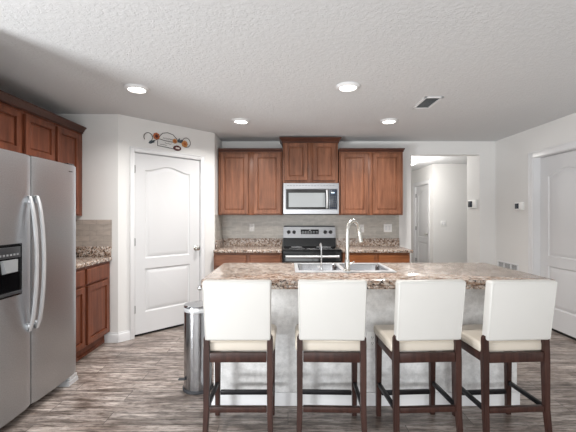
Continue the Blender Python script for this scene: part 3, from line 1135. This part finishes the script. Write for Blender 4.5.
fx, fyy = 0.46, 2.797
fc = thing('faucet', 'tall brushed gooseneck kitchen faucet with pull-down spout', 'faucet', (fx, fyy, 0.9245))
b = B()
lathe(b, [(0.03, 0), (0.03, 0.008), (0.024, 0.014), (0.022, 0.06), (0.019, 0.075), (0.016, 0.09)], (0, 0, 0), 20)
obj('base', b, M['nickel'], fc)
ang = R(38)
dxx, dyy = math.cos(ang), math.sin(ang)
pts = [(0, 0, 0.08), (0, 0, 0.16), (0, 0, 0.26)]
rr_ = 0.068
for k in range(1, 13):
    a = math.pi * (1 - k / 13)
    pts.append(((rr_ + rr_ * math.cos(a)) * dxx, (rr_ + rr_ * math.cos(a)) * dyy, 0.30 + 0.085 * math.sin(a)))
pts.append((0.14 * dxx, 0.14 * dyy, 0.285))
obj('neck', tube(B(), pts, 0.016, 12), M['nickel'], fc)
obj('spray_head', tube(B(), [(0.139 * dxx, 0.139 * dyy, 0.30), (0.146 * dxx, 0.146 * dyy, 0.255), (0.153 * dxx, 0.153 * dyy, 0.218)], [0.0175, 0.02, 0.022], 14), M['nickel'], fc)
obj('lever', tube(B(), [(0.015, 0, 0.055), (0.04, -0.004, 0.06), (0.052, -0.008, 0.075)], [0.009, 0.007, 0.006], 10), M['nickel'], fc)

tp = thing('filter_tap', 'slim chrome drinking-water tap standing left of the faucet', 'tap', (X(321.3, 2.797), 2.797, 0.9245))
obj('base', lathe(B(), [(0.017, 0), (0.017, 0.006), (0.011, 0.012), (0.010, 0.03), (0.006, 0.036)], (0, 0, 0), 16), M['chrome'], tp)
pts = [(0, 0, 0.03), (0, 0, 0.195)] + [(-0.001 * k, 0.006 * k, 0.195 + 0.016 * math.sin(math.pi * k / 6)) for k in range(1, 7)]
obj('spout', tube(B(), pts, 0.0055, 10), M['chrome'], tp)
obj('lever', tube(B(), [(-0.006, 0, 0.03), (-0.03, 0.0, 0.036)], [0.006, 0.005], 10), M['chrome'], tp)

# towel bar on the island's left end
tb = thing('towel_bar', 'small shiny towel bar end under the island counter corner', 'towel bar', (IX0 - 0.0005, 2.8, 0.80))
obj('bar', tube(B(), [(-0.105, -0.19, 0.030), (-0.105, 0.22, 0.030)], 0.011, 12), M['chrome'], tb)
for y in (-0.17, 0.2):
    obj('bracket', tube(B(), [(0, y, 0.030), (-0.105, y, 0.030)], 0.009, 10), M['chrome'], tb)
b = B()
bmesh.ops.create_uvsphere(b, u_segments=16, v_segments=10, radius=0.019, matrix=Matrix.Translation((-0.105, -0.195, 0.030)))
obj('finial', b, M['chrome'], tb)

# ------------------------------------------------------------------ outlets, switches, devices


def plate(name, label, cat, loc, rz, w, h, kind):
    t = thing(name, label, cat, loc, rz)
    obj('cover_plate', box(B(), -w / 2, w / 2, -0.007, 0, -h / 2, h / 2, 0.002), M['white_plastic'], t)
    if kind == 'outlet':
        for z in (-0.02, 0.02):
            bm = B()
            disc_y(bm, 0, -0.0065, z, [(0.0165, 0), (0.0165, 0.002), (0.014, 0.003)], 16)
            rc = obj('receptacle', bm, M['white_plastic'], t)
            bm = B()
            for x in (-0.006, 0.006):
                box(bm, x - 0.0015, x + 0.0015, -0.0105, -0.0095, z - 0.002, z + 0.007)
            box(bm, -0.002, 0.002, -0.0105, -0.0095, z - 0.01, z - 0.006)
            obj('slots', bm, M['black'], rc)
    else:
        n = kind
        for k in range(n):
            x = (k - (n - 1) / 2) * 0.046
            obj('switch_rocker', box(B(), x - 0.016, x + 0.016, -0.011, -0.0065, -0.033, 0.033, 0.002), M['trim'], t)
    return t


ty = YB - 0.0085
plate('wall_outlet', 'white double outlet on the grey tile left of the range', 'outlet', (X(252, ty), ty, 1.35 - 11.5 * ty / 360), 0, 0.072, 0.115, 'outlet')
plate('wall_outlet', 'white outlet on the grey tile behind the faucet spout', 'outlet', (X(361.5, ty), ty, 1.35 - 12.5 * ty / 360), 0, 0.072, 0.115, 'outlet')
plate('wall_switch', 'white double switch plate on the tile right of the faucet', 'switch', (X(387.7, ty), ty, 1.35 - 12 * ty / 360), 0, 0.12, 0.118, 2)
plate('island_outlet', 'white outlet on the island panel between second and third stools', 'outlet', (X(372, IY0), IY0 - 0.0005, 1.35 - 124 * IY0 / 360), 0, 0.072, 0.118, 'outlet')
plate('wall_switch', 'white double switch plate on the hall wall through the opening', 'switch', (X(443.5, 7.54), 7.5395, 1.19), 0, 0.118, 0.118, 2)


def wall_device(name, label, cat, loc, rz, w, h, sw):
    """white box, dark screen on the far side; local front -y"""
    t = thing(name, label, cat, loc, rz)
    obj('case', box(B(), -w / 2, w / 2, -0.024, 0, -h / 2, h / 2, 0.004), M['white_plastic'], t)
    obj('screen', box(B(), -w / 2 + 0.012, -w / 2 + 0.012 + sw, -0.027, -0.0235, -h / 2 + 0.016, h / 2 - 0.016, 0.001), M['screen'], t, 'dark display screen')
    return t


wall_device('thermostat', 'small white thermostat with dark screen on the right wall', 'thermostat', (XR - 0.0005, 4.70, 1.48), R(-90), 0.155, 0.10, 0.075)
wall_device('alarm_keypad', 'white alarm keypad with dark screen on the opening side wall', 'keypad', (OX1 - 0.0005, 5.445, 1.53), R(-90), 0.225, 0.125, 0.12)

# return-air grille low on the right wall
rgx = thing('wall_grille', 'white slatted air grille low on the right wall', 'vent', (XR - 0.0005, 4.96, 0.612), R(-90))
gw, gh = 0.46, 0.205
b = B()
box(b, -gw / 2, gw / 2, -0.012, 0, gh / 2 - 0.02, gh / 2, 0.003)
box(b, -gw / 2, gw / 2, -0.012, 0, -gh / 2, -gh / 2 + 0.02, 0.003)
for x in (-gw / 2 + 0.01, -gw / 6, gw / 6, gw / 2 - 0.01):
    box(b, x - 0.01, x + 0.01, -0.0115, 0, -gh / 2 + 0.01, gh / 2 - 0.01, 0.002)
obj('frame', b, M['trim'], rgx)
obj('backing', box(B(), -gw / 2 + 0.01, gw / 2 - 0.01, -0.0015, 0, -gh / 2 + 0.01, gh / 2 - 0.01), M['gap'], rgx, 'flat plate coloured dark as the shade behind the slats')  # shade inside the grille is painted as a dark flat plate
b = B()
for k in range(30):
    x = -gw / 2 + 0.025 + k * 0.0142
    box(b, x, x + 0.0035, -0.005, -0.002, -gh / 2 + 0.018, gh / 2 - 0.018)
obj('slats', b, M['trim'], rgx)

# ceiling supply register
cv = thing('ceiling_vent', 'small slatted air register in the ceiling near the right', 'vent', (1.335, 3.455, H - 0.0005))
vw, vh = 0.175, 0.35
b = B()
for (a, c, d, e_) in ((-vw / 2, vw / 2, -vh / 2, -vh / 2 + 0.026), (-vw / 2, vw / 2, vh / 2 - 0.026, vh / 2), (-vw / 2, -vw / 2 + 0.026, -vh / 2, vh / 2), (vw / 2 - 0.026, vw / 2, -vh / 2, vh / 2)):
    box(b, a, c, d, e_, -0.01, 0, 0.003)
obj('frame', b, M['trim'], cv)
obj('backing', box(B(), -vw / 2 + 0.02, vw / 2 - 0.02, -vh / 2 + 0.02, vh / 2 - 0.02, -0.0012, 0), M['gap'], cv, 'flat plate coloured dark as the unlit duct behind the slats')  # no duct modelled, its darkness is the colour of this plate
for k in range(9):
    b = B()
    y = -vh / 2 + 0.045 + k * 0.0325
    box(b, -vw / 2 + 0.024, vw / 2 - 0.024, -0.008, 0.008, -0.001, 0.001, 0, 2, Matrix.Translation((0, y, -0.007)) @ Matrix.Rotation(R(30), 4, 'X'))
    obj('slat', b, M['mid_grey'], cv)


# ------------------------------------------------------------------ recessed lights
def can(loc, label):
    t = thing('recessed_light', label, 'ceiling light', loc, 0, 'recessed ceiling lights')
    bm = B()
    prof = [(0.068, -0.004), (0.072, -0.02), (0.084, -0.021), (0.101, -0.006), (0.102, 0.0), (0.068, 0.0)]
    rings = [[bm.verts.new((r * math.cos(2 * math.pi * k / 40), r * math.sin(2 * math.pi * k / 40), z)) for k in range(40)] for r, z in prof]
    for a, c in zip(rings, rings[1:] + rings[:1]):
        for k in range(40):
            bm.faces.new((a[k], a[(k + 1) % 40], c[(k + 1) % 40], c[k]))
    obj('trim_ring', bm, M['trim'], t)
    obj('diffuser', lathe(B(), [(0.0675, -0.012), (0.0675, -0.0005)], (0, 0, 0), 40), M['led'], t, 'glowing white diffuser')
    l = area('recessed_lamp', (loc[0], loc[1], loc[2] - 0.024), (loc[0], loc[1], 0), 0.12, 0.12, CAN_POWER, (1, 0.98, 0.95), 'DISK', 150)
    return t


can((-1.286, 3.066, H - 0.0003), 'lit recessed ceiling light at left, nearest the refrigerator')
can((0.503, 3.02, H - 0.0003), 'lit recessed ceiling light above the island, closer to the camera on the right')
can((-0.537, 4.11, H - 0.0003), 'lit recessed ceiling light in front of the left back wall cabinets')
can((1.153, 4.11, H - 0.0003), 'lit recessed ceiling light behind the ceiling vent, toward the hall opening')

hl = thing('hall_light', 'domed flush ceiling light glowing in the hall', 'ceiling light', (2.32, 6.9, H - 0.0005))
obj('base', lathe(B(), [(0.16, -0.03), (0.17, -0.02), (0.17, 0.0)], (0, 0, 0), 32), M['nickel'], hl)
obj('shade', lathe(B(), [(0.02, -0.125), (0.08, -0.115), (0.13, -0.085), (0.155, -0.045), (0.158, -0.0305)], (0, 0, 0), 32), M['dome'], hl, 'glowing white glass dome')
d = bpy.data.lights.new('hall_lamp', 'POINT')
d.energy = HALL_POWER
d.shadow_soft_size = 0.15
d.color = (1, 0.97, 0.93)
lo = bpy.data.objects.new('hall_lamp', d)
lo.location = (2.32, 6.9, 2.1)
COL.objects.link(lo)

# ------------------------------------------------------------------ wall ornament over the pantry door (local x along the wall)
wd = thing('wall_ornament', 'scrolled metal wall ornament with rust flowers above the pantry door', 'ornament',
           (PX0 + ux * 0.58 + nx * 0.001, PY0 + uy * 0.58 + ny * 0.001, 2.234), PA)


def curve(bm, pts, r=0.0035, y=-0.01):
    return tube(bm, [(x, y, z) for x, z in pts], r, 6)


def spiral(cx_, cz_, r0, r1, a0, a1, n=18):
    return [(cx_ + (r0 + (r1 - r0) * k / n) * math.cos(R(a0 + (a1 - a0) * k / n)), cz_ + (r0 + (r1 - r0) * k / n) * math.sin(R(a0 + (a1 - a0) * k / n))) for k in range(n + 1)]


b = B()
curve(b, spiral(-0.25, 0.01, 0.045, 0.055, -75, 215) )
curve(b, [(-0.21, -0.035), (-0.17, -0.012), (-0.12, 0.01), (-0.06, 0.0), (0.02, -0.004), (0.08, -0.002), (0.14, 0.02)])
curve(b, spiral(0.225, 0.02, 0.062, 0.05, -120, 170))
curve(b, [(-0.115, 0.045), (-0.08, 0.082), (-0.02, 0.098), (0.05, 0.085), (0.095, 0.045), (0.12, 0.01)])
curve(b, [(-0.14, -0.01), (-0.145, -0.07), (-0.05, -0.075), (0.06, -0.082)])
obj('scroll_wire', b, M['wire'], wd, 'dark scrolling wire')
b = B()
for k in range(5):
    x0_ = -0.075 + k * 0.026
    curve(b, [(x0_, 0.022 + 0.004 * (k % 2)), (x0_ + 0.009, 0.036), (x0_ + 0.014, 0.02), (x0_ + 0.024, 0.024)], 0.002)
curve(b, [(-0.05, -0.02), (-0.03, -0.034), (-0.01, -0.024), (0.01, -0.036), (0.03, -0.026)], 0.002)
curve(b, [(-0.11, -0.052), (-0.07, -0.048), (-0.03, -0.056)], 0.002)
obj('script', b, M['wire'], wd, 'small unreadable wire script')


def flower(x, z, r, mat, name='flower', petals=8, core=None):
    bm = B()
    for k in range(petals):
        a = 2 * math.pi * k / petals
        lathe(bm, [(0.003, 0), (r * 0.34, 0.002), (r * 0.30, 0.006), (0.002, 0.008)], (0, 0, 0), 10,
              Matrix.Translation((x + r * 0.6 * math.cos(a), -0.006, z + r * 0.6 * math.sin(a))) @ Matrix.Rotation(R(90), 4, 'X'), 1, 1)
    f = obj(name, bm, mat, wd)
    bm = B()
    disc_y(bm, x, -0.008, z, [(r * 0.42, 0), (r * 0.42, 0.006), (r * 0.25, 0.012)], 14)
    obj('flower_centre', bm, core or M['maroon'], f)
    return f


flower(-0.155, 0.036, 0.045, M['rust'])
flower(0.075, 0.012, 0.032, M['gold'], core=M['rust'])
flower(0.205, -0.002, 0.046, M['gold'], core=M['rust'])


def leaf(x, z, l, a):
    bm = B()
    n = 8
    L_, Rr = [], []
    for k in range(n + 1):
        u = k / n
        w = l * 0.24 * math.sin(math.pi * u ** 0.8)
        L_.append((u * l, w))
        Rr.append((u * l, -w))
    outl = L_ + Rr[::-1][1:-1]
    ca, sa = math.cos(R(a)), math.sin(R(a))
    F = [bm.verts.new((x + p * ca - q * sa, -0.014, z + p * sa + q * ca)) for p, q in outl]
    G = [bm.verts.new((x + p * ca - q * sa, -0.01, z + p * sa + q * ca)) for p, q in outl]
    bm.faces.new(F)
    bm.faces.new(G[::-1])
    m = len(F)
    for k in range(m):
        bm.faces.new((F[k], F[(k + 1) % m], G[(k + 1) % m], G[k]))
    return obj('leaf', bm, M['leaf'], wd, 'slate metal leaf')


for (x, z, l, a) in ((-0.25, -0.055, 0.06, 20), (-0.235, -0.03, 0.055, -10), (-0.215, -0.05, 0.055, 45), (0.115, 0.0, 0.06, 70), (0.13, 0.0, 0.07, 40)):
    leaf(x, z, l, a)
b = B()
lathe(b, [(0.052, 0), (0.052, 0.006), (0.046, 0.01)], (0, 0, 0), 24, Matrix.Translation((0.105, -0.008, -0.068)) @ Matrix.Rotation(R(90), 4, 'X') @ Matrix.Diagonal((1, 0.62, 1, 1)))
pl_ = obj('oval_plaque', b, M['maroon'], wd, 'maroon oval plaque')
b = B()
box(b, 0.08, 0.13, -0.0205, -0.0175, -0.078, -0.06, 0.002)
obj('plaque_stripe', b, M['sign'], pl_)

# ------------------------------------------------------------------ trash can
tc_ = thing('trash_can', 'round stainless step trash can at the left end of the island', 'trash can', (-0.705, 2.83, 0))
obj('base', lathe(B(), [(0.115, 0), (0.119, 0.006), (0.119, 0.018), (0.113, 0.024)], (0, 0, 0), 40), M['dark_grey'], tc_, 'dark plastic base ring')
obj('body', lathe(B(), [(0.109, 0.024), (0.109, 0.612)], (0, 0, 0), 48), M['steel_can'], tc_)
obj('lid_collar', lathe(B(), [(0.1105, 0.613), (0.1125, 0.618), (0.1125, 0.640), (0.111, 0.644)], (0, 0, 0), 48), M['handle'], tc_)
obj('lid', lathe(B(), [(0.110, 0.6445), (0.110, 0.655), (0.104, 0.661), (0.06, 0.664), (0.01, 0.665)], (0, 0, 0), 48), M['steel_can'], tc_)
b = B()
box(b, -0.135, -0.08, -0.085, -0.05, 0.095, 0.103, 0.003)
obj('pedal', b, M['dark_grey'], tc_, 'dark foot pedal')

# ------------------------------------------------------------------ bar stools (near legs at y = -0.165, far legs towards the island)
stool = thing('bar_stool', '', 'stool', (0, 0, 0), 0, 'ivory counter stools along the island')
HS, NY, FYL = 0.186, -0.165, 0.165


def leg_near(s):
    bm = B()
    q = 0.019
    secs = [(0.0, NY - 0.03, 0.014), (0.22, NY - 0.006, 0.0165), (0.5, NY, 0.0175), (0.635, NY, 0.0165), (0.66, NY - 0.004, 0.012), (0.72, NY - 0.012, 0.011)]
    prev = None
    for z, y, h in secs:
        ox_ = s * HS + (s * 0.006 if z == 0 else (-s * 0.012 if z > 0.64 else 0))
        ring = [bm.verts.new(p) for p in ((ox_ - h, y - h, z), (ox_ + h, y - h, z), (ox_ + h, y + h, z), (ox_ - h, y + h, z))]
        if prev:
            for k in range(4):
                bm.faces.new((prev[k], prev[(k + 1) % 4], ring[(k + 1) % 4], ring[k]))
        else:
            bm.faces.new(ring[::-1])
        prev = ring
    bm.faces.new(prev)
    bmesh.ops.bevel(bm, geom=[e for e in bm.edges if abs(e.verts[0].co.z - e.verts[1].co.z) > 0.05], offset=0.004, segments=2, affect='EDGES')
    return bm


def leg_far(s):
    bm = B()
    x = s * HS
    hexa(bm, [(x - 0.015, FYL - 0.015, 0), (x + 0.015, FYL - 0.015, 0), (x + 0.015, FYL + 0.015, 0), (x - 0.015, FYL + 0.015, 0)],
         [(x - 0.02, FYL - 0.02, 0.55), (x + 0.02, FYL - 0.02, 0.55), (x + 0.02, FYL + 0.02, 0.55), (x - 0.02, FYL + 0.02, 0.55)])
    bmesh.ops.bevel(bm, geom=[e for e in bm.edges if abs(e.verts[0].co.z - e.verts[1].co.z) > 0.05], offset=0.003, segments=2, affect='EDGES')
    return bm


for s in (-1, 1):
    obj('leg', leg_near(s), M['wood_stool'], stool)
for s in (-1, 1):
    obj('leg', leg_far(s), M['wood_stool'], stool)
hi = HS - 0.02
b = B()
box(b, -hi, hi, NY - 0.014, NY + 0.014, 0.492, 0.549, 0.003)
box(b, -hi, hi, FYL - 0.014, FYL + 0.014, 0.492, 0.549, 0.003)
for s in (-1, 1):
    box(b, s * HS - 0.014, s * HS + 0.014, NY + 0.02, FYL - 0.02, 0.492, 0.549, 0.003)
obj('apron', b, M['wood_stool'], stool)
obj('stretcher', box(B(), -hi, hi, NY - 0.018, NY + 0.01, 0.200, 0.232, 0.003), M['wood_stool'], stool, 'dark wood stretcher')
obj('footrest', box(B(), -hi, hi, FYL - 0.012, FYL + 0.012, 0.138, 0.166, 0.003), M['black_metal'], stool, 'black front footrest bar')
for s in (-1, 1):
    obj('stretcher', box(B(), s * HS - 0.011, s * HS + 0.011, NY + 0.015, FYL - 0.018, 0.205, 0.229, 0.002), M['black_metal'], stool, 'black side stretcher')
# padded seat
b = B()
box(b, -0.213, 0.213, NY + 0.01, FYL + 0.035, 0.545, 0.607, 0.018, 4)
for v in b.verts:
    if v.co.z > 0.59:
        u = 1 - (v.co.x / 0.213) ** 2
        w = 1 - ((v.co.y - 0.02) / 0.185) ** 2
        v.co.z += 0.006 * max(0, u) * max(0, w)
st = obj('seat', b, M['vinyl_seat'], stool, 'cream vinyl padded seat', angle=60)
b = B()
tube(b, [(-0.211, NY + 0.02, 0.579), (-0.213, FYL + 0.02, 0.579), (-0.2, FYL + 0.034, 0.579), (0.2, FYL + 0.034, 0.579), (0.213, FYL + 0.02, 0.579), (0.211, NY + 0.02, 0.579)], 0.003, 6)
obj('piping', b, M['vinyl_seat'], st)
# padded backrest, raked toward the camera
b = B()
box(b, -0.194, 0.194, -0.034, 0.034, 0, 0.354, 0.014, 4)
sh = Matrix(((1, 0, 0, 0), (0, 1, -0.14, NY - 0.002), (0, 0, 1, 0.626), (0, 0, 0, 1)))
for v in b.verts:
    v.co.x *= 1 + 0.03 * (v.co.z / 0.362 - 0.5)
    v.co.z += 0.004 * (1 - (v.co.x / 0.203) ** 2) * (1 if v.co.z > 0.18 else 0)
bmesh.ops.transform(b, matrix=sh, verts=b.verts[:])
bk = obj('backrest', b, M['vinyl'], stool, 'smooth ivory vinyl backrest', angle=60)
b = B()
seam = [(-0.185, 0.006), (-0.189, 0.342), (0.189, 0.342), (0.185, 0.006)]
tube(b, [(x, NY - 0.002 - 0.14 * z - 0.0335, z + 0.626) for x, z in seam], 0.0018, 6)
obj('piping', b, M['vinyl'], bk)

spots = [(-0.292, 2.285, 0.0, 'ivory bar stool nearest the trash can, leftmost of the four'),
         (0.26, 2.285, -1.6, 'ivory bar stool directly in front of the sink, second from the trash can'),
         (0.808, 2.285, 3.2, 'ivory bar stool right of the sink, beside the island outlet'),
         (1.328, 2.285, 3.6, 'ivory bar stool at the right end of the island, nearest the right wall door')]
for i, (x, y, a, lab) in enumerate(spots):
    o = stool if i == 0 else copy_tree(stool)
    o.location = (x, y, 0)
    o.rotation_euler = (0, 0, R(a))
    o['label'] = lab
